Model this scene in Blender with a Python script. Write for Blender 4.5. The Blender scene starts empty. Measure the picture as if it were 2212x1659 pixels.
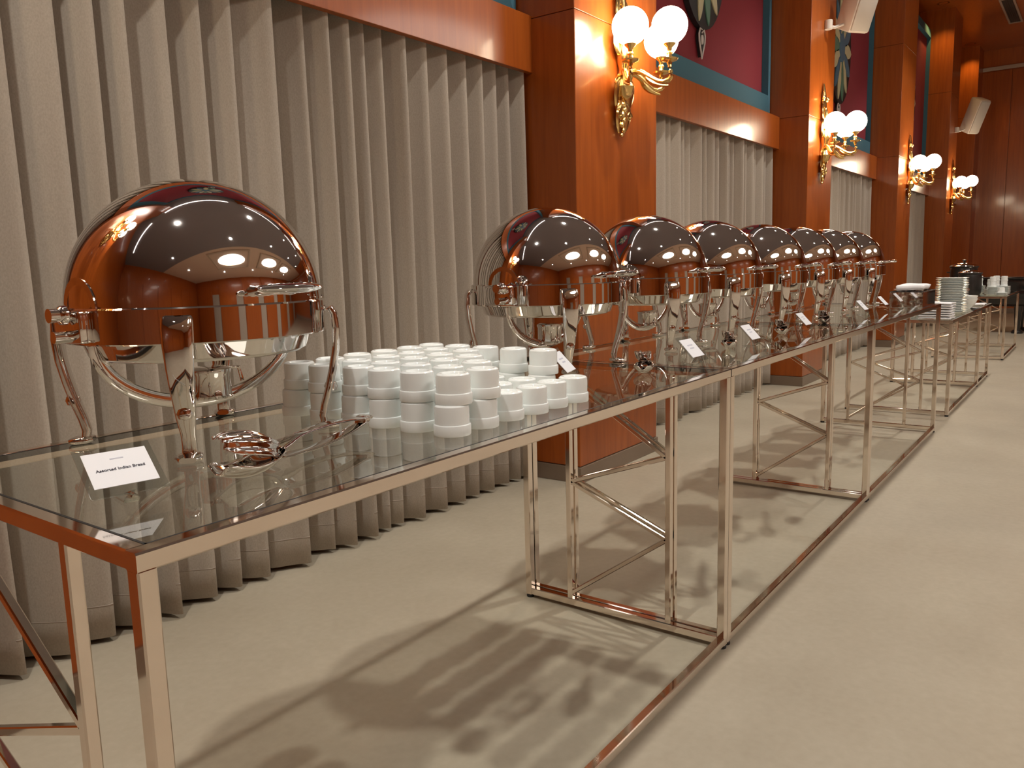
import bpy, bmesh, math, random
from mathutils import Vector, Matrix
PI = math.pi
random.seed(7)
sc = bpy.context.scene
COL = sc.collection

# ------------------------------------------------------------------ camera
YAW, PITCH, ROLL, FPX, CAMZ = 0.637966, 0.144991, -0.025945, 1730.53, 1.17382
fw = Vector((math.cos(YAW)*math.cos(PITCH), math.sin(YAW)*math.cos(PITCH), -math.sin(PITCH)))
rt0 = Vector((math.sin(YAW), -math.cos(YAW), 0)); up0 = rt0.cross(fw)
rt = math.cos(ROLL)*rt0 + math.sin(ROLL)*up0
up = -math.sin(ROLL)*rt0 + math.cos(ROLL)*up0
cam = bpy.data.objects.new('camera', bpy.data.cameras.new('camera'))
COL.objects.link(cam)
M = Matrix((rt, up, -fw)).transposed().to_4x4(); M.translation = (0, 0, CAMZ)
cam.matrix_world = M
cam.data.sensor_width = 36; cam.data.lens = 36*FPX/2212; cam.data.clip_start = .02
sc.camera = cam

# ------------------------------------------------------------------ world, exposure
w = bpy.data.worlds.new('world'); sc.world = w; w.use_nodes = True
w.node_tree.nodes['Background'].inputs[0].default_value = (.9, .8, .7, 1)
w.node_tree.nodes['Background'].inputs[1].default_value = 0
sc.view_settings.view_transform = 'Standard'; sc.view_settings.look = 'None'
sc.view_settings.exposure = 0.34; sc.view_settings.gamma = 1.0
sc.view_settings.use_curve_mapping = False

CEIL = 5.13
# ceiling downlights: (x, y, watts); the fixtures are built with the ceiling below
DOWN = [(-.2, .98, 255), (3.7, .98, 255), (7.6, .98, 250), (11.5, .95, 220),
        (1.75, -1.3, 8), (5.65, -1.3, 8), (9.55, -1.3, 8), (13.5, -1.3, 8), (-3.0, -1.3, 40),
        (0, -6.4, 150), (4, -6.4, 150), (8, -6.4, 150), (12, -6.4, 90), (-3.5, -4, 110)]
WARM = [(14.88, 2.36, 26), (18.02, 2.36, 22)]
COFFERS = [(1.3, -4.0), (6.3, -4.2), (10.6, -4.6)]
def spot(name, loc, watts, col, ang, blend, rad=.045):
    l = bpy.data.lights.new(name, 'SPOT'); l.energy = watts; l.color = col
    l.spot_size = math.radians(ang); l.spot_blend = blend; l.shadow_soft_size = rad
    o = bpy.data.objects.new(name, l); COL.objects.link(o); o.location = loc
    return o
# ceiling row above the frame: its lamps show mirrored in the domes and throw the table shadows
for x, y, e in DOWN: spot('ceiling_downlight_offscreen', (x, y, CEIL-.05), e, (1, .94, .86), 92, .55, .085)
# two warm lamps whose pools of light the photo shows at the pillar tops
for x, y, e in WARM: spot('pillar_downlight', (x, y, CEIL-.05), e, (1, .62, .18), 100, .8, .03)

# ------------------------------------------------------------------ materials
MAT = {}
def new_mat(name):
    m = bpy.data.materials.new(name); m.use_nodes = True
    n = m.node_tree.nodes; b = n['Principled BSDF']; MAT[name] = m
    return m, n, m.node_tree.links, b
def plain(name, col, rough=.5, metal=0, spec=.5, coat=0, bump=None, trans=0):
    m, n, l, b = new_mat(name)
    b.inputs['Base Color'].default_value = (*col, 1); b.inputs['Roughness'].default_value = rough
    b.inputs['Metallic'].default_value = metal; b.inputs['Specular IOR Level'].default_value = spec
    b.inputs['Coat Weight'].default_value = coat; b.inputs['Coat Roughness'].default_value = .06
    if bump:
        t = n.new('ShaderNodeTexNoise'); t.inputs['Scale'].default_value = bump[0]; t.inputs['Detail'].default_value = 4
        c = n.new('ShaderNodeTexCoord'); l.new(c.outputs['Object'], t.inputs['Vector'])
        u = n.new('ShaderNodeBump'); u.inputs['Strength'].default_value = bump[1]; u.inputs['Distance'].default_value = .002
        l.new(t.outputs['Fac'], u.inputs['Height']); l.new(u.outputs['Normal'], b.inputs['Normal'])
    return m
def ramp(n, stops):
    r = n.new('ShaderNodeValToRGB'); e = r.color_ramp.elements
    while len(e) < len(stops): e.new(.5)
    for i, (p, c) in enumerate(stops): e[i].position = p; e[i].color = (*c, 1)
    return r
def wood(name, c0, c1, c2, rough=.22, coat=.25, sc_=(9, 9, .55), spec=.45):
    m, n, l, b = new_mat(name)
    c = n.new('ShaderNodeTexCoord'); mp = n.new('ShaderNodeMapping'); mp.inputs['Scale'].default_value = sc_
    geo = n.new('ShaderNodeNewGeometry')
    l.new(geo.outputs['Position'], mp.inputs['Vector'])
    t = n.new('ShaderNodeTexNoise'); t.inputs['Scale'].default_value = 3.2; t.inputs['Detail'].default_value = 7; t.inputs['Roughness'].default_value = .62
    t.inputs['Distortion'].default_value = .35
    l.new(mp.outputs['Vector'], t.inputs['Vector'])
    r = ramp(n, [(.28, c0), (.5, c1), (.74, c2)]); l.new(t.outputs['Fac'], r.inputs['Fac'])
    l.new(r.outputs['Color'], b.inputs['Base Color'])
    b.inputs['Specular IOR Level'].default_value = spec
    b.inputs['Roughness'].default_value = rough; b.inputs['Coat Weight'].default_value = coat; b.inputs['Coat Roughness'].default_value = .1
    return m
wood('wood', (.30, .066, .0085), (.37, .085, .011), (.43, .105, .014), rough=.32, coat=.28)
def chrome(name, col, rough, nscale=0, nstr=0):
    m, n, l, b = new_mat(name)
    b.inputs['Base Color'].default_value = (*col, 1); b.inputs['Metallic'].default_value = 1; b.inputs['Roughness'].default_value = rough
    if nscale:
        c = n.new('ShaderNodeTexCoord'); t = n.new('ShaderNodeTexNoise'); t.inputs['Scale'].default_value = nscale; t.inputs['Detail'].default_value = 3
        l.new(c.outputs['Object'], t.inputs['Vector'])
        r = n.new('ShaderNodeMapRange'); r.inputs[3].default_value = rough*.6; r.inputs[4].default_value = rough*1.5
        l.new(t.outputs['Fac'], r.inputs[0]); l.new(r.outputs[0], b.inputs['Roughness'])
        u = n.new('ShaderNodeBump'); u.inputs['Strength'].default_value = nstr; u.inputs['Distance'].default_value = .001
        l.new(t.outputs['Fac'], u.inputs['Height']); l.new(u.outputs['Normal'], b.inputs['Normal'])
    return m
chrome('steel', (.78, .745, .72), .035, 6, .02)
chrome('chrome', (.81, .72, .64), .07, 9, .03)
chrome('brass', (.83, .56, .22), .2, 40, .15)
plain('porcelain', (.89, .94, .93), .12, spec=.5)
plain('white_paper', (.84, .86, .9), .6)
plain('ink', (.05, .05, .07), .7)
plain('ink_faint', (.55, .57, .66), .7)
plain('rubber', (.015, .015, .015), .6)
plain('black_gloss', (.012, .011, .011), .12, coat=.5)
plain('black_satin', (.02, .017, .016), .35)
plain('linen', (.85, .86, .88), .8, bump=(60, .4))
plain('skirting', (.23, .17, .125), .35, bump=(25, .2))
plain('speaker_white', (.62, .56, .50), .45)
plain('speaker_mesh', (.52, .47, .42), .7, bump=(500, .6))
plain('red_fabric', (.22, .012, .022), .8, bump=(220, .4))
plain('blue_fabric', (.045, .15, .21), .8, bump=(220, .4))
plain('ceiling_dark', (.23, .21, .23), .6)
plain('ceiling_beige', (.68, .52, .42), .7)
plain('grille_dark', (.05, .045, .04), .5)
plain('grille_frame', (.42, .33, .27), .5)
plain('cornice', (.52, .42, .33), .5)
plain('lead', (.012, .012, .014), .4)
plain('cream_glass', (.55, .50, .31), .3)
plain('blue_glass', (.07, .16, .24), .3)
plain('green_glass', (.10, .22, .16), .3)
plain('ornament_white', (.65, .6, .58), .5)
def emis(name, col, s):
    m, n, l, b = new_mat(name)
    b.inputs['Base Color'].default_value = (.8, .8, .8, 1); b.inputs['Emission Color'].default_value = (*col, 1); b.inputs['Emission Strength'].default_value = s
emis('globe_lit', (1, .84, .60), 19)
emis('panel_lit', (1, .93, .85), 8.2)
emis('lens_lit', (1, .94, .88), 60)
emis('cove_lit', (1, .92, .85), 6)
def glass(name, tint, ior=1.5):
    m, n, l, b = new_mat(name); n.remove(b)
    out = n['Material Output']
    tr = n.new('ShaderNodeBsdfTransparent'); tr.inputs[0].default_value = (*tint, 1)
    gl = n.new('ShaderNodeBsdfGlossy'); gl.inputs['Roughness'].default_value = .012; gl.inputs[0].default_value = (.96, 1, .98, 1)
    fr = n.new('ShaderNodeFresnel'); fr.inputs[0].default_value = ior
    mx = n.new('ShaderNodeMixShader')
    geo = n.new('ShaderNodeNewGeometry'); inv = n.new('ShaderNodeMath'); inv.operation = 'SUBTRACT'; inv.inputs[0].default_value = 1
    mul = n.new('ShaderNodeMath'); mul.operation = 'MULTIPLY'      # reflect once per slab, on the side the ray enters
    l.new(geo.outputs['Backfacing'], inv.inputs[1]); l.new(inv.outputs[0], mul.inputs[0]); l.new(fr.outputs[0], mul.inputs[1])
    l.new(mul.outputs[0], mx.inputs[0]); l.new(tr.outputs[0], mx.inputs[1]); l.new(gl.outputs[0], mx.inputs[2])
    l.new(mx.outputs[0], out.inputs[0])
glass('glass', (.955, .975, .965), 1.75); glass('acrylic', (.86, .88, .88), 1.6)
# curtain cloth: fine woven bump, slight tone variation
m, n, l, b = new_mat('curtain_cloth')
c = n.new('ShaderNodeTexCoord'); t = n.new('ShaderNodeTexNoise'); t.inputs['Scale'].default_value = 230; t.inputs['Detail'].default_value = 3
mp = n.new('ShaderNodeMapping'); mp.inputs['Scale'].default_value = (1, 1, .6)
l.new(c.outputs['Object'], mp.inputs['Vector']); l.new(mp.outputs[0], t.inputs['Vector'])
r = ramp(n, [(.3, (.40, .35, .29)), (.7, (.47, .415, .35))]); l.new(t.outputs['Fac'], r.inputs['Fac']); l.new(r.outputs[0], b.inputs['Base Color'])
b.inputs['Roughness'].default_value = .9; b.inputs['Specular IOR Level'].default_value = .15; b.inputs['Sheen Weight'].default_value = .15
u = n.new('ShaderNodeBump'); u.inputs['Strength'].default_value = .3; u.inputs['Distance'].default_value = .001
l.new(t.outputs['Fac'], u.inputs['Height']); l.new(u.outputs[0], b.inputs['Normal'])
plain('curtain_hem', (.40, .345, .29), .9, spec=.1)
# floor: mottled beige-brown vinyl
m, n, l, b = new_mat('floor_vinyl')
geo = n.new('ShaderNodeNewGeometry')
t1 = n.new('ShaderNodeTexNoise'); t1.inputs['Scale'].default_value = 2.2; t1.inputs['Detail'].default_value = 5; t1.inputs['Roughness'].default_value = .6
t2 = n.new('ShaderNodeTexNoise'); t2.inputs['Scale'].default_value = 38; t2.inputs['Detail'].default_value = 4
l.new(geo.outputs['Position'], t1.inputs['Vector']); l.new(geo.outputs['Position'], t2.inputs['Vector'])
mx = n.new('ShaderNodeMix'); mx.data_type = 'FLOAT'; mx.inputs[0].default_value = .35
l.new(t1.outputs['Fac'], mx.inputs[2]); l.new(t2.outputs['Fac'], mx.inputs[3])
r = ramp(n, [(.3, (.375, .325, .245)), (.52, (.42, .37, .285)), (.72, (.465, .415, .325))])
l.new(mx.outputs[0], r.inputs['Fac']); l.new(r.outputs[0], b.inputs['Base Color'])
b.inputs['Roughness'].default_value = .5; b.inputs['Specular IOR Level'].default_value = .35
u = n.new('ShaderNodeBump'); u.inputs['Strength'].default_value = .06; u.inputs['Distance'].default_value = .002
l.new(t2.outputs['Fac'], u.inputs['Height']); l.new(u.outputs[0], b.inputs['Normal'])

# ------------------------------------------------------------------ mesh helpers
class MB:
    def __init__(s): s.v = []; s.f = []
    def add(s, vs, fs):
        o = len(s.v); s.v += [tuple(x) for x in vs]; s.f += [tuple(i+o for i in f) for f in fs]; return s
    def box(s, lo, hi, bev=0):
        x0, y0, z0 = lo; x1, y1, z1 = hi
        if bev <= 0:
            vs = [(x, y, z) for z in (z0, z1) for y in (y0, y1) for x in (x0, x1)]
            return s.add(vs, [(0, 2, 3, 1), (4, 5, 7, 6), (0, 1, 5, 4), (2, 6, 7, 3), (0, 4, 6, 2), (1, 3, 7, 5)])
        bm = bmesh.new(); bmesh.ops.create_cube(bm, size=1)
        for q in bm.verts: q.co = Vector(((x0+x1)/2+q.co.x*(x1-x0), (y0+y1)/2+q.co.y*(y1-y0), (z0+z1)/2+q.co.z*(z1-z0)))
        bmesh.ops.bevel(bm, geom=bm.edges[:], offset=bev, segments=2, affect='EDGES', profile=.5)
        bm.verts.index_update(); s.add([q.co[:] for q in bm.verts], [[q.index for q in f.verts] for f in bm.faces]); bm.free()
        return s
    def bar(s, a, b, w, h=None, ref=(0, 0, 1), bev=.0025):
        a, b = Vector(a), Vector(b); h = h or w; d = (b-a).normalized(); ref = Vector(ref)
        if abs(d.dot(ref)) > .97: ref = Vector((0, 1, 0))
        e = d.cross(ref).normalized(); g = e.cross(d)
        pr = [(w/2, h/2-bev), (w/2-bev, h/2), (-w/2+bev, h/2), (-w/2, h/2-bev), (-w/2, -h/2+bev), (-w/2+bev, -h/2), (w/2-bev, -h/2), (w/2, -h/2+bev)]
        vs = [p+e*x+g*y for p in (a, b) for x, y in pr]
        fs = [(i, (i+1) % 8, 8+(i+1) % 8, 8+i) for i in range(8)]+[tuple(range(7, -1, -1)), tuple(range(8, 16))]
        return s.add(vs, fs)
    def lathe(s, prof, n=32, c=(0, 0, 0), axis='z'):
        vs, fs, rows = [], [], []
        for r_, z in prof:
            if r_ < 1e-6: rows.append([len(vs)]); vs.append((0, 0, z))
            else:
                rows.append(list(range(len(vs), len(vs)+n)))
                vs += [(r_*math.cos(2*PI*k/n), r_*math.sin(2*PI*k/n), z) for k in range(n)]
        for a, b in zip(rows, rows[1:]):
            for k in range(n):
                k2 = (k+1) % n
                if len(a) == 1 and len(b) == 1: continue
                if len(a) == 1: fs.append((a[0], b[k2], b[k]))
                elif len(b) == 1: fs.append((a[k], a[k2], b[0]))
                else: fs.append((a[k], a[k2], b[k2], b[k]))
        if len(rows[0]) > 1: fs.append(tuple(reversed(rows[0])))
        if len(rows[-1]) > 1: fs.append(tuple(rows[-1]))
        if axis == 'x': vs = [(z, x, y) for x, y, z in vs]
        if axis == 'y': vs = [(y, z, x) for x, y, z in vs]
        return s.add([(x+c[0], y+c[1], z+c[2]) for x, y, z in vs], fs)
    def sweep(s, path, radii, n=10, ref=(0, 0, 1), power=2.0):
        path = [Vector(q) for q in path]; ref = Vector(ref); vs, fs = [], []
        if not isinstance(radii, list): radii = [radii]*len(path)
        for i, q in enumerate(path):
            d = (path[min(i+1, len(path)-1)]-path[max(i-1, 0)]).normalized()
            rf = ref if abs(d.dot(ref)) < .985 else Vector((ref.y, ref.z, ref.x))
            e = d.cross(rf).normalized(); g = e.cross(d)
            r_ = radii[i]; rx, ry = r_ if isinstance(r_, (list, tuple)) else (r_, r_)
            for k in range(n):
                a = 2*PI*k/n; ca, sa = math.cos(a), math.sin(a)
                ca = math.copysign(abs(ca)**(2/power), ca); sa = math.copysign(abs(sa)**(2/power), sa)
                vs.append(q+e*rx*ca+g*ry*sa)
        for i in range(len(path)-1):
            for k in range(n): fs.append((i*n+k, i*n+(k+1) % n, (i+1)*n+(k+1) % n, (i+1)*n+k))
        L = (len(path)-1)*n
        fs += [tuple(range(n-1, -1, -1)), tuple(range(L, L+n))]
        return s.add(vs, fs)
    def grid(s, fn, nu, nv):
        vs = [fn(i/nu, j/nv) for j in range(nv+1) for i in range(nu+1)]
        fs = [(j*(nu+1)+i, j*(nu+1)+i+1, (j+1)*(nu+1)+i+1, (j+1)*(nu+1)+i) for j in range(nv) for i in range(nu)]
        return s.add(vs, fs)
    def plate(s, outline, y0, y1):          # outline in (x, z), slab between y0 and y1
        n = len(outline)
        vs = [(x, y0, z) for x, z in outline]+[(x, y1, z) for x, z in outline]
        return s.add(vs, [tuple(range(n)), tuple(range(2*n-1, n-1, -1))]+[(i, n+i, n+(i+1) % n, (i+1) % n) for i in range(n)])
    def mesh(s, name, mat, smooth=40):
        me = bpy.data.meshes.new(name); me.from_pydata(s.v, [], s.f)
        bm = bmesh.new(); bm.from_mesh(me); bmesh.ops.recalc_face_normals(bm, faces=bm.faces); bm.to_mesh(me); bm.free()
        me.materials.append(MAT[mat])
        if smooth:
            me.polygons.foreach_set('use_smooth', [True]*len(me.polygons)); me.set_sharp_from_angle(angle=math.radians(smooth))
        me.update(); return me
    def build(s, name, mat, parent=None, smooth=40, loc=None):
        return place(name, s.mesh(name, mat, smooth), parent, loc)
def place(name, me, parent=None, loc=None, rot=None):
    o = bpy.data.objects.new(name, me); COL.objects.link(o)
    if parent: o.parent = parent
    if loc: o.location = loc
    if rot: o.rotation_euler = rot
    return o
def tag(o, label=None, cat=None, group=None, kind=None):
    if label: o['label'] = label
    if cat: o['category'] = cat
    if group: o['group'] = group
    if kind: o['kind'] = kind
    return o
def thing(name, loc, label=None, cat=None, group=None, rz=0, kind=None):
    o = bpy.data.objects.new(name, None); COL.objects.link(o); o.location = loc; o.rotation_euler = (0, 0, rz); o.empty_display_size = .05
    return tag(o, label, cat, group, kind)
def copy_tree(o, parent=None):
    c = o.copy(); COL.objects.link(c); c.parent = parent
    for ch in list(o.children): copy_tree(ch, c)
    return c
def spawn(o, loc, label, group=None, rz=None, scale=None):
    c = copy_tree(o); c.location = loc; c['label'] = label
    if group: c['group'] = group
    if rz is not None: c.rotation_euler = (0, 0, rz)
    if scale: c.scale = (scale,)*3
    return c
def bez(p0, p1, p2, p3, n=12):
    o = []
    for i in range(n+1):
        t = i/n; a = 1-t
        o.append(Vector(p0)*a**3+3*Vector(p1)*a*a*t+3*Vector(p2)*a*t*t+Vector(p3)*t**3)
    return o
def ss(a, b, x):
    t = max(0, min(1, (x-a)/(b-a))); return t*t*(3-2*t)
def struct(name, mb, mat, parent=None, smooth=0):
    o = mb.build(name, mat, parent, smooth)
    if not parent: o['kind'] = 'structure'
    return o

# ------------------------------------------------------------------ room shell
X0, X1, Y0, WALL = -6.0, 18.85, -9.0, 2.78
PF, BF = 2.23, 2.49          # pillar face, pelmet face
struct('floor', MB().box((X0, Y0, -.1), (X1+.2, WALL+.1, 0)), 'floor_vinyl')
struct('wall_left', MB().box((X0, WALL, 0), (X1+.2, WALL+.12, CEIL)), 'wood')
wf = struct('wall_far', MB().box((X1+.02, Y0, 0), (X1+.2, WALL, CEIL)), 'wood')
y = Y0+.02
while y < 2.2:
    MB().box((X1-.005, y, .1), (X1+.025, min(y+1.18, 2.24), CEIL-.42), .003).build('panel', 'wood', wf, 0)
    y += 1.19
MB().box((X1-.01, Y0, CEIL-.40), (X1+.03, 2.24, CEIL-.33), .004).build('cornice', 'cornice', wf, 0)
MB().box((X1-.008, Y0, 0), (X1+.025, 2.24, .1), .003).build('skirting', 'skirting', wf, 0)
wb = struct('wall_back', MB().box((X0-.15, Y0, 0), (X0, WALL, CEIL)), 'wood')
wr = struct('wall_right', MB().box((X0, Y0-.15, 0), (X1+.2, Y0, CEIL)), 'wood')
x = X0+.3
k = 0
while x < X1-1:      # opposite side of the hall: wood pilasters between pale drapes
    if k % 2: MB().box((x, Y0-.01, .02), (x+1.1, Y0+.04, 2.5)).build('drape_panel', 'curtain_hem', wr, 0); x += 1.2
    else: MB().box((x, Y0-.01, 0), (x+2.6, Y0+.12, CEIL-.01), .004).build('pilaster', 'wood', wr, 0); x += 2.7
    k += 1
for i in range(6):
    MB().box((X0-.01, Y0+.4+i*1.75, .1), (X0+.04, Y0+2.05+i*1.75, 3.2), .004).build('panel', 'wood', wb, 0)
ce = struct('ceiling', MB().box((X0, -2.2, CEIL), (X1+.2, WALL+.1, CEIL+.15)), 'ceiling_dark')
MB().box((X0, Y0, CEIL+.001), (X1+.2, -2.2, CEIL+.15)).build('ceiling_field', 'ceiling_beige', ce, 0)
MB().box((14.2, -2.2, CEIL-.012), (X1, WALL, CEIL+.01)).build('ceiling_soffit', 'wood', ce, 0)
for cx, cy in COFFERS:
    for a, b in (((-1.9, -1.5), (1.9, -1.35)), ((-1.9, 1.35), (1.9, 1.5)), ((-1.9, -1.35), (-1.75, 1.35)), ((1.75, -1.35), (1.9, 1.35))):
        MB().box((cx+a[0], cy+a[1], CEIL-.12), (cx+b[0], cy+b[1], CEIL+.01), .01).build('coffer_rib', 'cornice', ce, 0)
# ceiling luminaires (real lamps of the hall)
for i, (cx, cy) in enumerate(COFFERS):
    t = thing('ceiling_luminaire_offscreen', (cx, cy, CEIL-.03), 'large oval luminous ceiling lamp set in a coffer of the hall', 'ceiling lamp', 'oval lamps in the ceiling coffers')
    pr = [(0, -.06), (.8, -.055), (1.1, -.035), (1.17, 0)]
    o = MB().lathe(pr, 48).build('diffuser_offscreen', 'panel_lit', t); o.scale = (1.15, .8, 1)
    o = MB().lathe([(1.17, 0.03), (1.17, -.02), (1.22, -.02), (1.22, .03)], 48).build('rim', 'brass', t); o.scale = (1.15, .8, 1)
dl = None
tr_me = MB().lathe([(.066, .02), (.066, -.012), (.092, -.012), (.096, -.002), (.096, .02)], 28).mesh('trim_ring', 'cornice')
ln_me = MB().lathe([(0, .004), (.066, .004), (.066, .012), (0, .012)], 24).mesh('lens', 'lens_lit', 0)
for x, y, e in DOWN+WARM:
    lit = (x, y, e) in DOWN
    t = thing('downlight_offscreen' if lit else 'downlight', (x, y, CEIL), 'small round recessed downlight in the hall ceiling', 'downlight', 'ceiling downlights of the hall')
    place('trim_ring', tr_me, t)
    if lit: place('lens_offscreen', ln_me, t, (0, 0, -.008))
for k in range(4):
    tag(MB().box((-3.9+k*3.93, 2.09, CEIL-.03), (-.9+k*3.93, 2.12, CEIL), .004).build('cove_strip_offscreen', 'cove_lit', None, 0), 'thin white line of light along the ceiling edge above the pillars', 'light strip', 'cove light strips')
g = thing('ceiling_grille', (16.05, 1.54, CEIL-.013), 'dark rectangular air grille with pale frame in the far ceiling', 'vent')
MB().box((-.78, -.075, -.012), (.78, .075, .005)).build('backing', 'grille_dark', g, 0)
for a, b in (((-.82, -.105), (.82, -.075)), ((-.82, .075), (.82, .105)), ((-.82, -.075), (-.78, .075)), ((.78, -.075), (.82, .075))):
    MB().box((a[0], a[1], -.025), (b[0], b[1], .005), .003).build('frame_bar', 'grille_frame', g, 0)
for i in range(5): MB().box((-.78, -.058+i*.028, -.018), (.78, -.052+i*.028, -.011)).build('slat', 'grille_dark', g, 0)

# ------------------------------------------------------------------ pillars, pelmets, upholstered panels
PIL = [(-.33, .53), (3.61, 4.526), (7.552, 8.32), (11.40, 12.24), (15.21, 16.02), (18.26, 18.85)]
JOINTS = [.09, 2.445, 3.81, CEIL]
for i, (a, b) in enumerate(PIL):
    p = struct('pillar', MB().box((a+.012, PF+.012, 0), (b-.012, WALL+.01, CEIL)), 'wood')
    p['label'] = ['wood pillar', 'wood pillar right of the wide curtain bay', 'second wood pillar with a white loudspeaker', 'third wood pillar', 'fourth wood pillar with a loudspeaker', 'wood pilaster in the far corner'][i]
    for z0, z1 in zip(JOINTS, JOINTS[1:]):
        MB().box((a+.002, PF, z0+.002), (b-.002, PF+.014, z1-.002), .002).build('front_panel', 'wood', p, 0)
        MB().box((a, PF+.001, z0+.002), (a+.014, BF+.29, z1-.002), .002).build('side_panel', 'wood', p, 0)
        MB().box((b-.014, PF+.001, z0+.002), (b, BF+.29, z1-.002), .002).build('side_panel', 'wood', p, 0)
    MB().box((a-.008, PF-.008, 0), (b+.008, BF+.28, .088), .002).build('skirting', 'skirting', p, 0)
BAYS = [(PIL[i][1], PIL[i+1][0]) for i in range(5)]
PZ0, PZ1 = 2.175, 2.458
for i, (a, b) in enumerate(BAYS):
    o = struct('pelmet', MB().box((a, BF, PZ0), (b, BF+.035, PZ1), .002), 'wood')
    MB().box((a, BF+.02, PZ1-.02), (b, WALL, PZ1-.002)).build('shelf', 'wood', o, 0)
struct('wall_infill', MB().box((BAYS[4][0], 2.6, 0), (BAYS[4][1], WALL+.01, PZ1)), 'wood')
ordn = ['over the wide curtain bay', 'past the first pillar', 'past the second pillar', 'past the third pillar']
def medallion(cx, cz, bay):
    t = thing('wall_medallion', (cx, 2.585, cz), 'oval leaded-glass medallion with white drop on the red panel '+ordn[bay], 'ornament', 'leaded medallions on the red panels')
    W_, H_ = .41, .60
    ell = lambda k, s: [(W_*s*math.cos(2*PI*j/k), H_*s*math.sin(2*PI*j/k)) for j in range(k)]
    MB().plate(ell(40, 1), -.03, .01).build('lead_backing', 'lead', t, 0)
    for k in range(14):       # radiating petals of coloured glass
        a0 = 2*PI*k/14
        pts = []
        for j in range(12):
            u = j/11; wd = .125*math.sin(PI*min(1, .08+u*.92))**.7
            pts.append((u, wd))
        out = [(.24+.72*u, d) for u, d in pts]+[(.24+.72*u, -d) for u, d in reversed(pts[1:-1])]
        o2 = [((r_*math.cos(a0)-d*math.sin(a0))*W_, (r_*math.sin(a0)+d*math.cos(a0))*H_) for r_, d in out]
        MB().plate(o2, -.038, -.028).build('glass_petal', ['cream_glass', 'blue_glass', 'cream_glass', 'green_glass'][k % 4], t, 0)
    MB().plate([(x*.26, z*.26) for x, z in ell(24, 1)], -.042, -.028).build('glass_centre', 'blue_glass', t, 0)
    drop = [(0, -.60), (-.035, -.595), (-.055, -.64), (-.05, -.69), (-.02, -.76), (0, -.81), (.02, -.76), (.05, -.69), (.055, -.64), (.035, -.595), (0, -.625)]
    MB().sweep([(x, -.02, z) for x, z in drop], .006, 6, (0, 1, 0)).build('drop_outline', 'ornament_white', t)
    MB().plate([(x*.9, -.69+(z+.69)*.9) for x, z in drop], -.016, .01).build('drop_backing', 'lead', t, 0)
    MB().plate([(.018*math.cos(j*PI/6), -.675+.035*math.sin(j*PI/6)) for j in range(12)], -.026, -.014).build('drop_bead', 'ornament_white', t)
for i, (a, b) in enumerate(BAYS[:4]):
    t = thing('upholstered_panel', ((a+b)/2, 2.6, PZ1), 'red upholstered wall panel with blue padded border '+ordn[i], 'wall panel', 'red upholstered panels above the pelmets')
    hw, H_ = (b-a)/2-.01, CEIL-PZ1-.3
    bw = .17
    MB().box((-hw, .0, 0), (hw, .17, H_)).build('red_panel', 'red_fabric', t, 0)
    O = [(-hw, 0), (hw, 0), (hw, H_), (-hw, H_)]; I = [(-hw+bw, bw), (hw-bw, bw), (hw-bw, H_-bw), (-hw+bw, H_-bw)]
    for k in range(4):
        k2 = (k+1) % 4
        vs = [(O[k][0], .01, O[k][1]), (O[k2][0], .01, O[k2][1]), (I[k2][0], .01, I[k2][1]), (I[k][0], .01, I[k][1]),
              (O[k][0], -.02, O[k][1]), (O[k2][0], -.02, O[k2][1]), (I[k2][0], -.06, I[k2][1]), (I[k][0], -.06, I[k][1])]
        MB().add(vs, [(0, 3, 2, 1), (4, 5, 6, 7), (0, 1, 5, 4), (1, 2, 6, 5), (2, 3, 7, 6), (3, 0, 4, 7)]).build('padded_border', 'blue_fabric', t, 0)
    medallion((a+b)/2-.07, 3.50, i)

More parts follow.
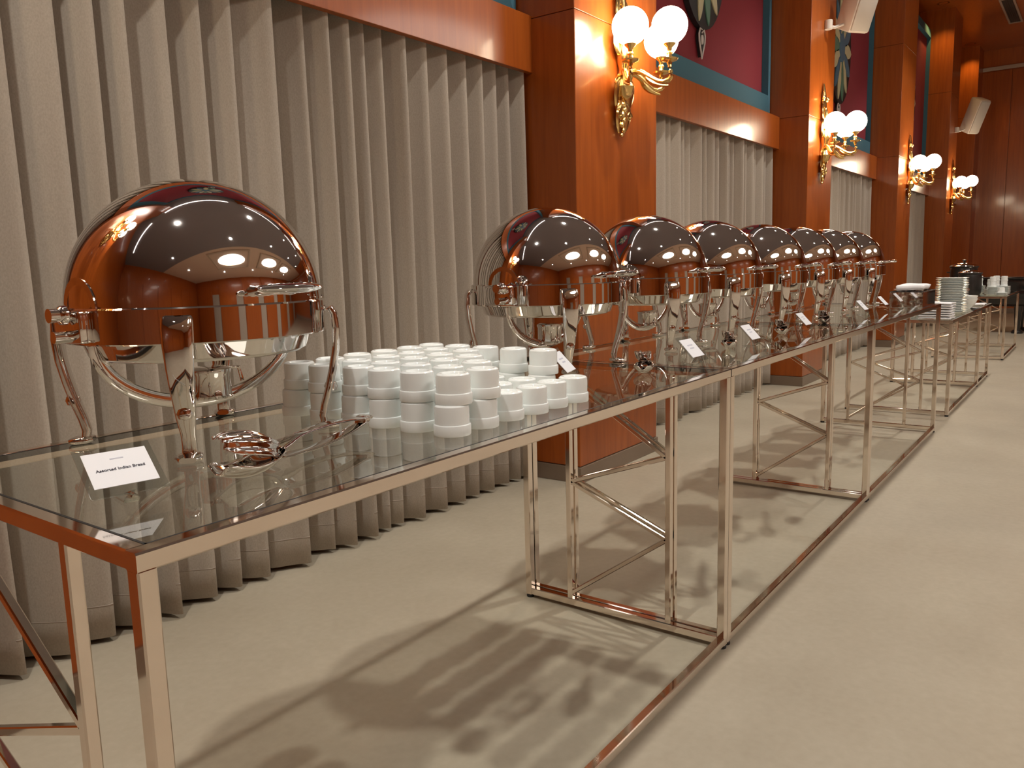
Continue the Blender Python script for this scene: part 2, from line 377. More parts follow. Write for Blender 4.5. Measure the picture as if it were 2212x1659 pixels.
# ------------------------------------------------------------------ curtains
def curtain(x0, x1, folds, label, group, seed, deep=1.0):
    rnd = random.Random(seed)
    ws = [rnd.uniform(.75, 1.3) for _ in range(folds)]; tot = sum(ws); xs = [x0]
    for w_ in ws: xs.append(xs[-1]+(x1-x0)*w_/tot)
    pf = [(rnd.uniform(.8, 1.1)*deep, rnd.uniform(.40, .58), rnd.uniform(-.03, .03), rnd.uniform(-.02, .02)) for _ in range(folds)]
    zt, zb = 2.42, .018
    def sec(z, off=0):
        v = (zt-z)/(zt-zb)      # 0 at the heading, 1 at the hem
        row = []
        for k in range(folds):
            d, wd, skew, lean = pf[k]; P = xs[k+1]-xs[k]
            amp = (.145+.015*v)*d
            for j in range(14):
                q = (0, .04, .09, .16, .25, .36, .48, .60, .70, .78, .845, .89, .925, .96)[j]
                e0 = .30+.10*math.sin(k*2.1)              # blade-like pleats: slope forward, then a sharp return
                f = e0*ss(0, .13, q)+(1-e0)*(max(0, min(1, (q-.05)/.75)))**1.15 if q < .80 else 1
                f = f*(1-ss(.875+wd*.05, .985, q))
                f += .05*math.sin(q*PI*2+k*1.3)*v
                row.append((xs[k]+q*P+lean*P*v+.010*math.sin(k*1.7+v*3)*v, 2.675-amp*f-off, z))
        row.append((xs[-1], 2.675-off, z)); return row
    def sheet(zs, off):
        rows = [sec(z, off) for z in zs]; n = len(rows[0])
        return [q for r_ in rows for q in r_], [(j*n+i, j*n+i+1, (j+1)*n+i+1, (j+1)*n+i) for j in range(len(rows)-1) for i in range(n-1)]
    zs = [zt-(zt-zb)*j/22 for j in range(23)]
    t = thing('curtain', ((x0+x1)/2, 2.62, 0), label, 'curtain', group)
    mb = MB(); vs, fs = sheet(zs, 0); mb.add([(x-(x0+x1)/2, y-2.62, z) for x, y, z in vs], fs)
    o = mb.build('cloth', 'curtain_cloth', t, 70)
    sm = o.modifiers.new('thickness', 'SOLIDIFY'); sm.thickness = .004; sm.offset = 0
    mb = MB(); vs, fs = sheet([.128, .124], .0035); mb.add([(x-(x0+x1)/2, y-2.62, z) for x, y, z in vs], fs)
    o = mb.build('hem_seam', 'curtain_hem', t, 70)
    sm = o.modifiers.new('thickness', 'SOLIDIFY'); sm.thickness = .002
    return t
curtain(.55, 2.0, 11, 'beige pleated curtain behind the lone chafing dish, hanging from the wide pelmet', 'curtains along the wall', 3)
curtain(2.055, 3.585, 13, 'beige pleated curtain behind the white cups, ending at the first wood pillar', 'curtains along the wall', 4)
curtain(4.55, 5.98, 12, 'beige pleated curtain starting beside the first wood pillar with globe sconce', 'curtains along the wall', 5)
curtain(6.0, 7.53, 12, 'beige pleated curtain ending at the second wood pillar, behind the chafing dishes', 'curtains along the wall', 6)
curtain(8.34, 9.86, 12, 'beige pleated curtain just past the second wood pillar', 'curtains along the wall', 8)
curtain(9.88, 11.38, 12, 'beige pleated curtain ending at the third wood pillar', 'curtains along the wall', 9)
curtain(12.26, 13.7, 9, 'narrow-looking beige curtain just past the third wood pillar', 'curtains along the wall', 10)
curtain(13.72, 15.19, 9, 'beige curtain ending at the fourth wood pillar near the far wall', 'curtains along the wall', 11)

# ------------------------------------------------------------------ sconces
def make_sconce():
    t = thing('wall_sconce', (0, 0, 0), 'x', 'wall lamp', 'gilt globe sconces on the pillars')
    # origin on the pillar face, local z=0 at the arm root; room side is -y
    MB().lathe([(0, -.14), (.04, -.11), (.058, -.06), (.035, -.02), (.028, .03), (.04, .08), (.05, .12), (.034, .17), (.022, .22), (.03, .27), (.02, .33), (.012, .36), (0, .37)], 20, (0, -.035, 0)).build('stem', 'brass', t)
    def leaf(pts, wd, name='leaf'):
        n = len(pts)-1
        MB().sweep(pts, [(max(.003, 1.55*wd*math.sin(PI*min(.97, (i+.35)/(n+.6)))**.8), .006+.004*(1-i/n)) for i in range(n+1)], 8, (0, 1, 0)).build(name, 'brass', t)
    for s in (-1, 1):
        leaf(bez((s*.01, -.03, -.02), (s*.09, -.05, .0), (s*.085, -.04, -.12), (s*.05, -.015, -.19)), .026)
        leaf(bez((s*.02, -.03, .10), (s*.10, -.03, .12), (s*.085, -.04, .22), (s*.035, -.03, .27)), .022)
        leaf(bez((s*.01, -.03, -.14), (s*.07, -.04, -.16), (s*.06, -.03, -.25), (s*.025, -.012, -.30)), .020)
        leaf(bez((s*.012, -.03, .24), (s*.07, -.03, .28), (s*.055, -.03, .36), (s*.02, -.02, .42)), .018)
        leaf(bez((s*.004, -.02, .36), (s*.05, -.02, .40), (s*.04, -.02, .47), (s*.01, -.015, .52)), .014)
        # curling scrolls
        for zc, rr in ((-.05, .034), (.19, .026), (-.21, .022), (.44, .02)):
            sp = [(s*(.055+rr*(1-k/26)*math.cos(k*.42)), -.035, zc+rr*(1-k/26)*math.sin(k*.42)) for k in range(20)]
            MB().sweep(sp, [.0115-.0003*k for k in range(20)], 6, (0, 1, 0)).build('scroll', 'brass', t)
    leaf([(0, -.03, .30), (.008, -.03, .38), (-.006, -.03, .46), (0, -.02, .54), (0, -.012, .58)], .02, 'finial_leaf')
    # pendant garland tail
    for k in range(7):
        r_ = .032-.0033*k
        MB().lathe([(0, -r_*1.1), (r_*.8, -r_*.5), (r_, 0), (r_*.7, r_*.7), (0, r_*1.1)], 10, ((.008 if k % 2 else -.008), -.022, -.15-.027*k)).build('garland_bud', 'brass', t)
    for dx, dy, dz in ((-.18, -.17, .0), (0, -.305, .015), (.18, -.17, .0)):
        a = MB(); e = Vector((dx, dy, 0)); L = e.length
        u = e.normalized()
        pts = bez((u.x*.02, -.03+u.y*.02, -.02), (u.x*L*.35, u.y*L*.4, .09), (u.x*L*.75, u.y*L*.7, -.11), (dx, dy, -.06), 8)+bez((dx, dy, -.06), (dx*1.08, dy*1.08, -.04), (dx, dy, -.02), (dx, dy, .02), 6)[1:]
        a.sweep(pts, [.017-.0005*i for i in range(len(pts))], 10)
        arm = a.build('arm', 'brass', t)
        kn = bez((u.x*L*.45, u.y*L*.5, .01), (u.x*L*.6, u.y*L*.6, -.07), (u.x*L*.8, u.y*L*.8, -.08), (u.x*L*.98, u.y*L*.98, -.09), 8)
        MB().sweep(kn, [.005, .011, .015, .017, .016, .013, .010, .007, .004], 8).build('acanthus', 'brass', arm)
        MB().lathe([(.004, 0), (.012, .0), (.014, .012), (.042, .022), (.045, .03), (.016, .034), (.012, .05), (.018, .058), (.011, .068), (.014, .085), (.03, .10), (.033, .112), (0, .112)], 20, (dx, dy, dz)).build('candle_cup', 'brass', arm)
        MB().lathe([(.094*math.sin(PI*j/20), -.094*math.cos(PI*j/20)) for j in range(21)], 32, (dx, dy, dz+.195)).build('globe', 'globe_lit', arm, 180)
    return t
scn = make_sconce()
SX = [(.10, 'gilt three-globe wall sconce on the pillar before the wide curtain bay'),
      (4.06, 'gilt three-globe wall sconce on the first wood pillar past the wide curtain bay'),
      (7.94, 'gilt globe wall sconce on the second wood pillar, below a white loudspeaker'),
      (11.98, 'gilt globe wall sconce on the third wood pillar'),
      (15.66, 'gilt globe wall sconce on the fourth wood pillar next to the far wall')]
for i, (x, lb) in enumerate(SX):
    o = scn if i == 0 else copy_tree(scn)
    o.location = (x, PF, 2.19); o['label'] = lb
    if i == 0: first = o
    else: o.name = 'wall_sconce'
first.name = 'wall_sconce_offscreen'       # its globes show mirrored in the lone dome
for a in first.children:
    for g_ in a.children:
        if g_.name.startswith('globe'): g_.name = 'globe_offscreen'

# ------------------------------------------------------------------ loudspeakers
def loudspeaker(x, z, lb):
    t = thing('loudspeaker', (x, PF, z), lb, 'loudspeaker', 'white loudspeakers on the pillars')
    MB().lathe([(0, -.03), (.035, -.03), (.035, .05), (0, .05)], 20, (0, -.03, 0)).build('mount', 'speaker_white', t)
    MB().sweep([(0, -.03, 0), (.05, -.07, -.01), (.11, -.13, .02)], .014, 10).build('bracket_arm', 'speaker_white', t)
    b = MB().box((-.10, -.13, -.26), (.12, .10, .30), .025).build('cabinet', 'speaker_white', t, 40, (.17, -.24, .22))
    MB().box((-.085, -.142, -.24), (.105, -.125, .28), .008).build('grille', 'speaker_mesh', b, 40)
    b.rotation_euler = (math.radians(26), 0, math.radians(-38))
loudspeaker(7.97, 3.28, 'white box loudspeaker tilted down on the second wood pillar')
loudspeaker(15.75, 3.26, 'white box loudspeaker tilted down on the fourth wood pillar')

# ------------------------------------------------------------------ buffet tables
TB = .025
def table(x0, x1, y0, y1, h, label, group):
    t = thing('buffet_table', ((x0+x1)/2, (y0+y1)/2, 0), label, 'table', group)
    hx, hy = (x1-x0)/2, (y1-y0)/2; q = TB/2; zr = h-q; fz = .012
    for sy in (-1, 1): MB().bar((-hx, sy*(hy-q), zr), (hx, sy*(hy-q), zr), TB).build('top_rail', 'chrome', t, 0)
    for sx in (-1, 1): MB().bar((sx*(hx-q), -hy+TB, zr), (sx*(hx-q), hy-TB, zr), TB).build('top_rail', 'chrome', t, 0)
    MB().box((-hx+TB+.003, -hy+TB+.003, h-.011), (hx-TB-.003, hy-TB-.003, h-.001), .001).build('glass_top', 'glass', t, 0)
    for sy in (-1, 1): MB().box((-hx+TB-.001, min(sy*(hy-TB), sy*(hy-TB-.0035)), h-.012), (hx-TB+.001, max(sy*(hy-TB), sy*(hy-TB-.0035)), h-.0006)).build('gasket', 'rubber', t, 0)
    for sx in (-1, 1): MB().box((min(sx*(hx-TB), sx*(hx-TB-.0035)), -hy+TB, h-.012), (max(sx*(hx-TB), sx*(hx-TB-.0035)), hy-TB, h-.0006)).build('gasket', 'rubber', t, 0)
    for sx in (-1, 1):
        X = sx*(hx-q)
        for sy in (-1, 1):
            lg = MB().bar((X, sy*(hy-q), fz), (X, sy*(hy-q), h-TB+.001), TB).build('leg', 'chrome', t, 0)
            MB().lathe([(0, 0), (.013, 0), (.014, .006), (.010, fz+.002), (0, fz+.002)], 14, (X, sy*(hy-q), 0)).build('foot_cap', 'rubber', lg)
        MB().bar((X, -hy+TB, fz+q), (X, hy-TB, fz+q), TB).build('end_rail', 'chrome', t, 0)
        ya, yb = -hy+.19, hy-.185
        for yy in (ya, yb): MB().bar((X, yy, fz+TB-.002), (X, yy, h-TB+.001), .02).build('post', 'chrome', t, 0)
        k = h/.8625
        N = [(yb, .80*k), (ya, .575*k), (yb, .45*k), (ya, .31*k), (yb, .055*k)]
        for (a, za), (b, zb) in zip(N, N[1:]):
            s = 1 if b > a else -1
            MB().bar((X, a+s*.006, za), (X, b-s*.006, zb), .014, .014, (1, 0, 0), .002).build('brace', 'chrome', t, 0)
    MB().bar((-hx+TB, -hy+q, fz+q), (hx-TB, -hy+q, fz+q), TB).build('side_rail', 'chrome', t, 0)
    return t
YF, YB, HT = .867, 1.609, .8625
T = [.444, 2.249, 4.057, 5.94]
table(T[0], T[1]-.003, YF, YB, HT, 'glass-topped chrome buffet table carrying the lone chafing dish and white cups', 'tall glass buffet tables')
table(T[1]+.003, T[2]-.003, YF, YB, HT, 'glass-topped chrome buffet table between the cup table and the cutlery-tray table', 'tall glass buffet tables')
table(T[2]+.003, T[3], YF, YB, HT, 'glass-topped chrome buffet table with the cutlery tray on its end', 'tall glass buffet tables')
H4 = .71
table(6.555, 8.215, .875, 1.60, H4, 'lower glass table carrying the tall stack of plates', 'low glass tables')
table(8.225, 8.97, .875, 1.60, H4, 'short low glass table just past the plate stack table', 'low glass tables')
table(10.42, 11.95, .875, 1.60, H4, 'low glass table with black soup kettles near the piano', 'low glass tables')

# ------------------------------------------------------------------ chafing dishes
def make_chafer():
    t = thing('chafing_dish', (0, 0, 0), 'x', 'chafing dish', 'domed roll-top chafing dishes on the buffet')
    R_, zd = .229, .2610
    pr = [(R_*math.sin(a), zd+R_*math.cos(a)) for a in [PI/2*j/40 for j in range(41)]]
    prin = [((R_-.004)*math.sin(a), zd+(R_-.004)*math.cos(a)) for a in [PI/2*(40-j)/40 for j in range(41)]]
    prin[-1] = (0, zd+R_-.004); pr[0] = (0, zd+R_)
    lid = MB().lathe(pr+[(R_+.002, zd-.001), (R_-.004, zd-.001)]+prin[1:], 96).build('dome_lid', 'steel', t, 50)
    hz, hy = .286, -.272
    hp = [(-.066+.132*j/16, hy-.012*math.sin(PI*j/16), hz) for j in range(17)]
    hr = [(.004+.007*math.sin(PI*j/16)**.5+(.0012 if j % 2 else 0), .005+.008*math.sin(PI*j/16)**.5) for j in range(17)]
    MB().sweep(hp, [(b*1.5, a*.8) for a, b in hr], 12).build('handle', 'steel', lid)
    for s in (-1, 1):
        MB().sweep([(s*.038, -.220, .282), (s*.042, -.24, .283), (s*.043, -.272, hz)], [.011, .008, .008], 10).build('handle_post', 'steel', lid)
    # ring band
    MB().lathe([(.214, .1985), (.2335, .1985), (.2355, .201), (.2355, .258), (.2335, .2605), (.231, .2605), (.231, .203), (.214, .203)], 96).build('ring_band', 'steel', t, 35)
    MB().lathe([(0, .160), (.16, .161), (.188, .164), (.197, .170), (.200, .178), (.208, .200), (.216, .204), (.206, .205), (.192, .182), (.16, .175), (0, .174)], 72).build('water_pan', 'steel', t, 35)
    # legs
    for k in range(4):
        a = PI/4+k*PI/2+.07; d = Vector((math.cos(a), math.sin(a), 0))
        rz = [(.226, .236), (.236, .243), (.246, .241), (.252, .230), (.254, .200), (.251, .160), (.243, .118), (.233, .078), (.224, .048), (.219, .026), (.222, .010)]
        wd = [.020, .0235, .0245, .0250, .0245, .0225, .0195, .0165, .0125, .0125, .013]
        th = [.004, .006, .007, .007, .008, .008, .008, .008, .008, .008, .007]
        lg = MB().sweep([d*r_+Vector((0, 0, z)) for r_, z in rz], list(zip(wd, th)), 14, d, 3.0).build('leg', 'steel', t, 50)
        MB().sweep([d*r_+Vector((0, 0, z)) for r_, z in [(.208, .009), (.220, .008), (.238, .0075), (.250, .006)]], [(.012, .005), (.021, .0075), (.023, .007), (.014, .005)], 14, (0, 0, 1), 3).build('foot', 'steel', lg, 50)
        MB().lathe([(0, -.012), (.011, -.008), (.014, 0), (.011, .008), (0, .012)], 12, tuple(d*.238+Vector((0, 0, .084)))).build('boss', 'steel', lg)
    # pivots on both sides
    for s in (-1, 1):
        b = MB().box((min(s*.228, s*.252), -.05, .204), (max(s*.228, s*.252), .05, .258), .005).build('hinge_bracket', 'steel', t, 40)
        MB().lathe([(0, 0), (.012, 0), (.012, .014), (.016, .018), (.017, .026), (.012, .032), (0, .034)], 18, (s*.250, -.018, .252) if s > 0 else (-.284, -.018, .252), 'x').build('knob', 'steel', b)
        MB().lathe([(0, 0), (.010, 0), (.010, .03), (0, .03)], 16, (.250, -.018, .216) if s > 0 else (-.280, -.018, .216), 'x').build('pin', 'steel', b)
        fan = [(.055*math.cos(PI*j/14), .258+.055*math.sin(PI*j/14)) for j in range(15)]
        n = len(fan)
        def wrap(off): return [(s*(math.sqrt(max(0, (R_+off)**2-u*u-(z-zd)**2))), u, z) for u, z in fan]
        vs = wrap(.0025)+wrap(-.002)
        MB().add(vs, [tuple(range(n)), tuple(range(2*n-1, n-1, -1))]+[(i, n+i, n+(i+1) % n, (i+1) % n) for i in range(n)]).build('pivot_plate', 'steel', lid, 30)
    # burner cradle and burner
    arc = [(.205*math.cos(PI+PI*j/28), 0, .196+.125*math.sin(PI+PI*j/28)) for j in range(29)]
    MB().sweep(arc, (.013, .003), 8, (0, 1, 0), 4).build('cradle_hoop', 'steel', t, 50)
    bn = MB().lathe([(0, .072), (.030, .072), (.038, .073), (.040, .076), (.0375, .079), (.0375, .120), (.040, .124), (.040, .130), (.030, .134), (0, .134)], 36, (.012, 0, 0)).build('burner', 'steel', t, 35)
    MB().sweep([(.05, 0, .128), (.07, -.01, .128), (.075, -.012, .10)], .004, 8).build('burner_lever', 'steel', bn)
    return t
ch = make_chafer()
CH = [(.888, 1.402, 'domed steel chafing dish standing alone at the table end, beside the menu card for bread'),
      (2.09, 1.405, 'domed steel chafing dish right behind the white cups, first of the long row'),
      (2.765, 1.405, 'second domed chafing dish of the long row past the white cups'),
      (3.345, 1.405, 'third domed chafing dish of the long row past the white cups'),
      (3.985, 1.405, 'fourth domed chafing dish of the long row past the white cups'),
      (4.56, 1.405, 'fifth domed chafing dish of the long row past the white cups'),
      (5.13, 1.405, 'domed chafing dish next to last in the long row, by the cutlery tray'),
      (5.70, 1.405, 'last domed chafing dish of the long row, at the table end by the cutlery tray')]
for i, (x, y, lb) in enumerate(CH):
    o = ch if i == 0 else copy_tree(ch)
    o.location = (x, y, HT-.0005); o['label'] = lb

# ------------------------------------------------------------------ white cups, upside down in two layers
cup_me = MB().lathe([(0, .004), (.030, .004), (.032, 0), (.0355, 0), (.0362, .002), (.0362, .019), (.0355, .0205), (.0335, .0215), (.0333, .024), (.0335, .050), (.0325, .0555), (.0295, .0580), (.0275, .0585),
                     (.0262, .0585), (.0225, .0580), (.0205, .0560), (.019, .0535), (0, .053)], 32).mesh('cup', 'porcelain', 32)
CX = [1.135, 1.222, 1.310, 1.396, 1.482, 1.566]; CY = [.985, 1.073, 1.160, 1.248, 1.338, 1.430]
LOW = 'white porcelain cup turned upside down on the glass, lower layer beside the lone chafing dish'
UPP = 'white porcelain cup turned upside down in the upper layer of the cup pile'
rnd = random.Random(11)
def cup(x, y, z, lb, grp):
    o = place('cup', cup_me, None, (x, y, z), (0, 0, rnd.uniform(0, 6)))
    tag(o, lb, 'cup', grp)
pos = {}
for i in range(6):
    for j in range(6):
        pos[i, j] = (CX[i]+rnd.uniform(-.003, .003), CY[j]+rnd.uniform(-.003, .003))
        cup(*pos[i, j], HT-.0008, LOW, 'cups of the lower layer')
gone = {(2, 0), (3, 0), (4, 0), (5, 0), (3, 1), (4, 1), (4, 2)}
for (i, j), (x, y) in pos.items():
    if (i, j) in gone: continue
    cup(x+rnd.uniform(.002, .010), y+rnd.uniform(-.003, .003), HT+.0578, UPP, 'cups of the upper layer')

# ------------------------------------------------------------------ menu cards
def text_mesh(s, size, mat, ext=.0002):
    cu = bpy.data.curves.new('lettering', 'FONT'); cu.body = s; cu.size = size; cu.align_x = 'CENTER'; cu.align_y = 'CENTER'; cu.extrude = ext; cu.offset = size*.012
    o = bpy.data.objects.new('lettering', cu); COL.objects.link(o)
    dg = bpy.context.evaluated_depsgraph_get(); me = bpy.data.meshes.new_from_object(o.evaluated_get(dg))
    bpy.data.objects.remove(o); me.materials.clear(); me.materials.append(MAT[mat]); me.name = 'lettering'; return me
def card(x, y, zb, yaw, tilt, lb, text=None, grp='menu card holders in front of the chafing dishes', w_=.0856, h_=.0676):
    t = thing('menu_card_holder', (x, y, zb), lb, 'menu card', grp, yaw)
    e = thing_panel = MB().box((-w_/2-.009, -.0012, -.017), (w_/2+.009, .0012, h_+.012), .0008).build('acrylic_panel', 'acrylic', t, 0, (0, 0, HT+.027-zb))
    e.rotation_euler = (-tilt, 0, 0)
    MB().box((-w_/2, -.0021, 0), (w_/2, -.0013, h_)).build('card', 'white_paper', e, 0)
    if text:
        place('lettering', text_mesh(text, .0072, 'ink'), e, (0, -.0024, h_*.47), (PI/2, 0, 0))
        place('heading', MB().box((-.009, -.0024, h_*.755), (.009, -.0021, h_*.785)).mesh('heading', 'ink_faint', 0), e)
    else:
        for k, (wk, zk) in enumerate(((.4, .62), (.3, .45))):
            MB().box((-w_*wk/2, -.0026, h_*zk), (w_*wk/2, -.0021, h_*zk+.0045)).build('print_line', 'ink_faint', e, 0)
    # clear bent foot: neck under the panel, then a tongue lying on the glass
    b = Vector((0, 0, HT+.027-zb)); 
    nk = [b+Vector((0, -.006, -.008)), b+Vector((.002, -.010, -.016)), Vector((.004, .004, HT+.002-zb)), Vector((.004, .05, HT+.0015-zb))]
    MB().sweep(nk, (.0105, .0016), 8, (0, 0, 1), 5).build('foot', 'acrylic', t, 30)
    return t
card(.548, 1.072, HT, -.195, .977, 'clear holder with a white menu card reading Assorted Indian Bread by the lone chafing dish', 'Assorted Indian Bread')
CARDS = [(1.83, 1.155, .3, 'white menu card half hidden behind the cups, before the first dish of the long row'),
         (2.285, .985, .0, 'white menu card in a clear holder between the first two dishes of the long row'),
         (2.885, 1.02, .0, 'white menu card in a clear holder by the second dish of the long row'),
         (3.60, 1.04, .0, 'white menu card in a clear holder between the third and fourth dishes of the row'),
         (4.74, 1.06, .0, 'white menu card in a clear holder by the fifth dish of the long row'),
         (5.25, 1.06, .0, 'white menu card in a clear holder near the cutlery tray')]
for x, y, r_, lb in CARDS: card(x, y, HT, r_, .75, lb)

# ------------------------------------------------------------------ serving tongs
def make_tongs():
    t = thing('serving_tongs', (0, 0, 0), 'x', 'tongs', 'serving tongs laid by the dishes')
    def shell(z0, dep, flute, sgn):
        def fn(u, v):
            xx = -.075+.15*u; wv = .036*math.sqrt(max(0.02, 1-((xx+.008)/.078)**2)); yy = (v*2-1)*wv
            q_ = 1-((xx+.008)/.08)**2-(v*2-1)**2*.85
            return (xx, yy, z0+sgn*(-dep*max(-.2, q_))+flute*math.sin(v*PI*9)*(1-u*.5))
        return fn
    o = MB().grid(shell(.026, .024, 0, 1), 22, 14).build('lower_jaw', 'steel', t, 60)
    s = o.modifiers.new('thickness', 'SOLIDIFY'); s.thickness = .0016
    o = MB().grid(shell(.0, .018, .0022, -1), 22, 54).build('upper_jaw', 'steel', t, 60, (.01, .004, .045)); o.rotation_euler = (.5, .28, 0)
    s = o.modifiers.new('thickness', 'SOLIDIFY'); s.thickness = .0016
    a = bez((.05, 0, .018), (.12, 0, .010), (.2, .0, .008), (.29, 0, .032), 14)
    b = bez((.05, 0, .034), (.12, 0, .048), (.2, 0, .050), (.29, 0, .038), 14)
    wd = [.024-.010*ss(0, .25, i/14)+.001*ss(.4, 1, i/14) for i in range(15)]
    for q_ in (a, b): MB().sweep(q_, [(w_, .0022) for w_ in wd], 12, (0, 0, 1), 3).build('arm', 'steel', t, 50)
    MB().sweep([(.283, 0, .035), (.295, 0, .036), (.305, 0, .036)], [(.013, .007), (.014, .008), (.010, .005)], 12, (0, 0, 1), 3).build('end_clip', 'chrome', t, 50)
    MB().sweep([(.308+.009*math.cos(k*PI/6), .009*math.sin(k*PI/6), .036) for k in range(13)], .002, 6).build('hanging_ring', 'chrome', t)
    return t
tg = make_tongs()
TG = [(.742, 1.058, .20, 'large steel serving tongs lying beside the lone chafing dish'),
      (2.07, 1.06, .42, 'steel serving tongs lying before the first dish of the long row'),
      (2.80, 1.09, .35, 'steel serving tongs lying before the second dish of the long row'),
      (3.42, 1.10, .35, 'steel serving tongs lying before the third dish of the long row'),
      (4.06, 1.10, .35, 'steel serving tongs lying before the fourth dish of the long row')]
for i, (x, y, r_, lb) in enumerate(TG):
    o = tg if i == 0 else copy_tree(tg)
    o.location = (x, y, HT-.001); o.rotation_euler = (0, 0, r_); o['label'] = lb
    if i: o.scale = (.8, .8, .9)

# ------------------------------------------------------------------ cutlery tray at the table end
t = thing('cutlery_tray', (5.68, .995, HT), 'polished steel cutlery tray filled with spoons under white napkins at the table end', 'cutlery tray')
hx, hy, hh = .21, .095, .095
MB().box((-hx, -hy, -.0005), (hx, hy, .004)).build('base', 'steel', t, 0)
for sy in (-1, 1): MB().box((-hx, sy*hy-.0015, 0), (hx, sy*hy+.0015, hh), .001).build('side', 'steel', t, 0)
for sx in (-1, 1): MB().box((sx*hx-.0015, -hy, 0), (sx*hx+.0015, hy, hh), .001).build('side', 'steel', t, 0)
MB().sweep([(-hx, -hy, hh), (hx, -hy, hh), (hx, hy, hh), (-hx, hy, hh), (-hx, -hy+.004, hh)], .003, 6).build('rim', 'black_satin', t)
rnd = random.Random(5)
sp_me = MB().sweep([(-.085, 0, 0), (-.02, 0, .004), (.04, 0, .003), (.06, 0, .0), (.08, 0, -.004), (.10, 0, 0)], [(.006, .0015), (.004, .002), (.003, .002), (.016, .0015), (.019, .0015), (.006, .001)], 10, (0, 0, 1)).mesh('spoon', 'steel', 60)
for k in range(40):
    L, r_, c_ = k//8, (k % 8)//2, k % 2
    o = place('spoon', sp_me, None, (5.582+c_*.195, .937+r_*.0395, HT+.014+.0150*L), (0, 0, rnd.uniform(-.03, .03)+(PI if k % 3 else 0)))
    tag(o, 'steel spoon piled in the cutlery tray at the table end', 'spoon', 'spoons in the cutlery tray')
def napkin(name, loc, sx, sy, h, lb, layers=1, rz=0, seed=1, grp=None):
    rn = random.Random(seed); ph = [rn.uniform(0, 6) for _ in range(4)]
    t = thing(name, loc, lb, 'napkin', grp, rz)
    for k in range(layers):
        o = MB().grid(lambda u, v: ((u-.5)*sx*(1+.03*math.sin(v*5+ph[0]+k)), (v-.5)*sy*(1+.03*math.sin(u*6+ph[1]+k)), h*(k+1)/layers-min(.012, h*.3/layers)*((2*u-1)**4+(2*v-1)**4)*.5+min(.004, h*.12/layers)*math.sin(u*7+ph[2]+k*2)*math.sin(v*6+ph[3])), 16, 12).build('fold', 'linen', t, 60)
        s = o.modifiers.new('thickness', 'SOLIDIFY'); s.thickness = h/layers*.55; s.offset = 1 if False else -1
    return t
napkin('napkin', (5.70, .995, HT+.088), .34, .165, .05, 'white cloth napkin draped over the spoons in the cutlery tray', 1, .05, 2)
napkin('napkin', (6.66, 1.0, H4+.002), .19, .22, .125, 'stack of folded white napkins at the near end of the plate table', 7, 0, 3)
napkin('napkin', (8.58, .945, H4+.002), .22, .11, .018, 'thin white napkin at the end of the short low table', 1, 0, 4)

# ------------------------------------------------------------------ plates, bowls on the low tables
pl_me = MB().lathe([(0, .002), (.07, .002), (.072, 0), (.076, 0), (.078, .003), (.10, .010), (.118, .016), (.120, .0175), (.117, .0185), (.09, .0115), (.076, .007), (0, .006)], 40).mesh('dinner_plate', 'porcelain', 50)
for k in range(21):
    o = place('dinner_plate', pl_me, None, (7.36+random.uniform(-.004, .004), 1.005+random.uniform(-.004, .004), H4-.0005+k*.0135))
    tag(o, 'white dinner plate in the tall plate stack on the low table', 'plate', 'dinner plates in the tall stack')
for k in range(14):
    o = place('dinner_plate', pl_me, None, (7.5+random.uniform(-.004, .004), 1.34+random.uniform(-.004, .004), H4-.0005+k*.0135))
    tag(o, 'white dinner plate in the shorter stack behind the tall one', 'plate', 'dinner plates in the short stack')
bowl_me = MB().lathe([(0, .004), (.03, .003), (.032, 0), (.038, 0), (.04, .006), (.07, .035), (.088, .075), (.092, .09), (.089, .0905), (.083, .076), (.062, .04), (.03, .014), (0, .012)], 36).mesh('bowl', 'porcelain', 50)
for k in range(2):
    o = place('bowl', bowl_me, None, (8.06, .985, H4-.0005+k*.022)); tag(o, ['white porcelain bowl standing on the plate table, holding another bowl', 'white porcelain bowl nested inside another at the end of the plate table'][k], 'bowl', 'nested bowls on the plate table')
sau_me = MB().lathe([(0, .002), (.03, .002), (.032, 0), (.036, 0), (.05, .008), (.068, .013), (.069, .015), (.05, .0115), (0, .007)], 28).mesh('saucer', 'porcelain', 50)
for gx, gy, n_ in ((11.25, 1.24, 3), (11.2, 1.06, 3), (10.62, .95, 1), (10.75, 1.05, 3), (10.98, .96, 3), (10.9, 1.09, 2)):
    for k in range(n_*3):
        o = place('saucer', sau_me, None, (gx, gy, H4-.0005+k*.0102)); tag(o, 'white saucer stacked on the low table by the soup kettles', 'saucer', 'stacked saucers by the kettles')
    for k in range(2 if n_ > 1 else 1):
        o = place('cup', cup_me, None, (gx+.003*k, gy, H4+n_*3*.0102+.0035+k*.0585)); tag(o, 'white cup upside down on stacked saucers beside the soup kettles', 'cup', 'cups on saucers by the kettles')

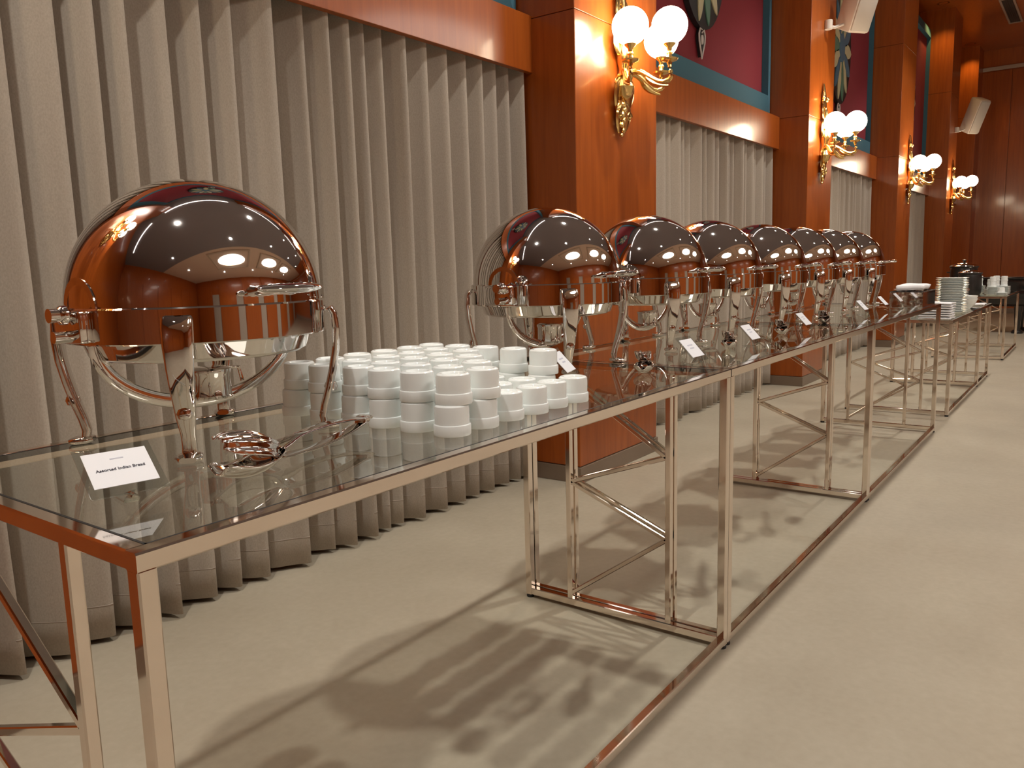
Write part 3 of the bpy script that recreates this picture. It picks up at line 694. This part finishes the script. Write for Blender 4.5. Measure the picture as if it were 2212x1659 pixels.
# ------------------------------------------------------------------ soup kettles
def kettle(x, y, s, lb):
    t = thing('soup_kettle', (x, y, H4-.0005), lb, 'soup kettle', 'black soup kettles')
    t.scale = (s,)*3
    MB().lathe([(0, 0), (.115, 0), (.122, .012), (.128, .03), (.132, .12), (.130, .22), (.124, .25), (.13, .256), (.136, .262), (.136, .272), (0, .272)], 40).build('body', 'black_satin', t, 40)
    ld = MB().lathe([(.134, .270), (.136, .274), (.128, .283), (.09, .298), (.04, .306), (0, .307)], 40).build('lid', 'steel', t, 50)
    MB().lathe([(0, .30), (.012, .305), (.01, .32), (.02, .328), (.02, .338), (0, .342)], 16).build('lid_knob', 'black_satin', ld)
    MB().lathe([(0, 0), (.02, 0), (.022, .012), (0, .014)], 16, (-.138, 0, .07), 'x').build('dial', 'chrome', t)
    for sg in (-1, 1): MB().sweep([(.03*math.cos(a), sg*(.128+.03*math.sin(a)), .21) for a in [PI*k/8 for k in range(9)]], .006, 8).build('side_handle', 'black_satin', t)
kettle(10.88, 1.30, .95, 'black soup kettle with a steel lid beside the stacked cups')
kettle(11.62, 1.46, 1.2, 'larger black soup kettle behind the steel-lidded one')

# ------------------------------------------------------------------ black cabinet at the far end
t = thing('console_cabinet', (14.35, .55, 0), 'long black glossy cabinet raised on legs beyond the soup kettles', 'cabinet')
MB().box((-.36, -1.0, .43), (.36, .98, .80), .012).build('case', 'black_gloss', t, 30)
MB().box((-.385, -1.03, .802), (.385, 1.01, .838), .008).build('lid', 'black_gloss', t, 30)
MB().box((-.30, -.94, .40), (.30, .92, .432), .004).build('plinth', 'black_satin', t, 30)
for x, y in ((-.26, .48), (-.26, -.8), (.26, .48), (.26, -.8)):
    lg = MB().sweep([(x, y, .41), (x, y, .3), (x, y, .12), (x, y, .05)], [.06, .05, .04, .04], 12, (1, 0, 0), 4).build('leg', 'black_gloss', t, 30)
    MB().lathe([(0, 0), (.075, 0), (.08, .02), (.06, .05), (.03, .06), (0, .06)], 18, (x, y, 0)).build('foot_pad', 'black_satin', lg)
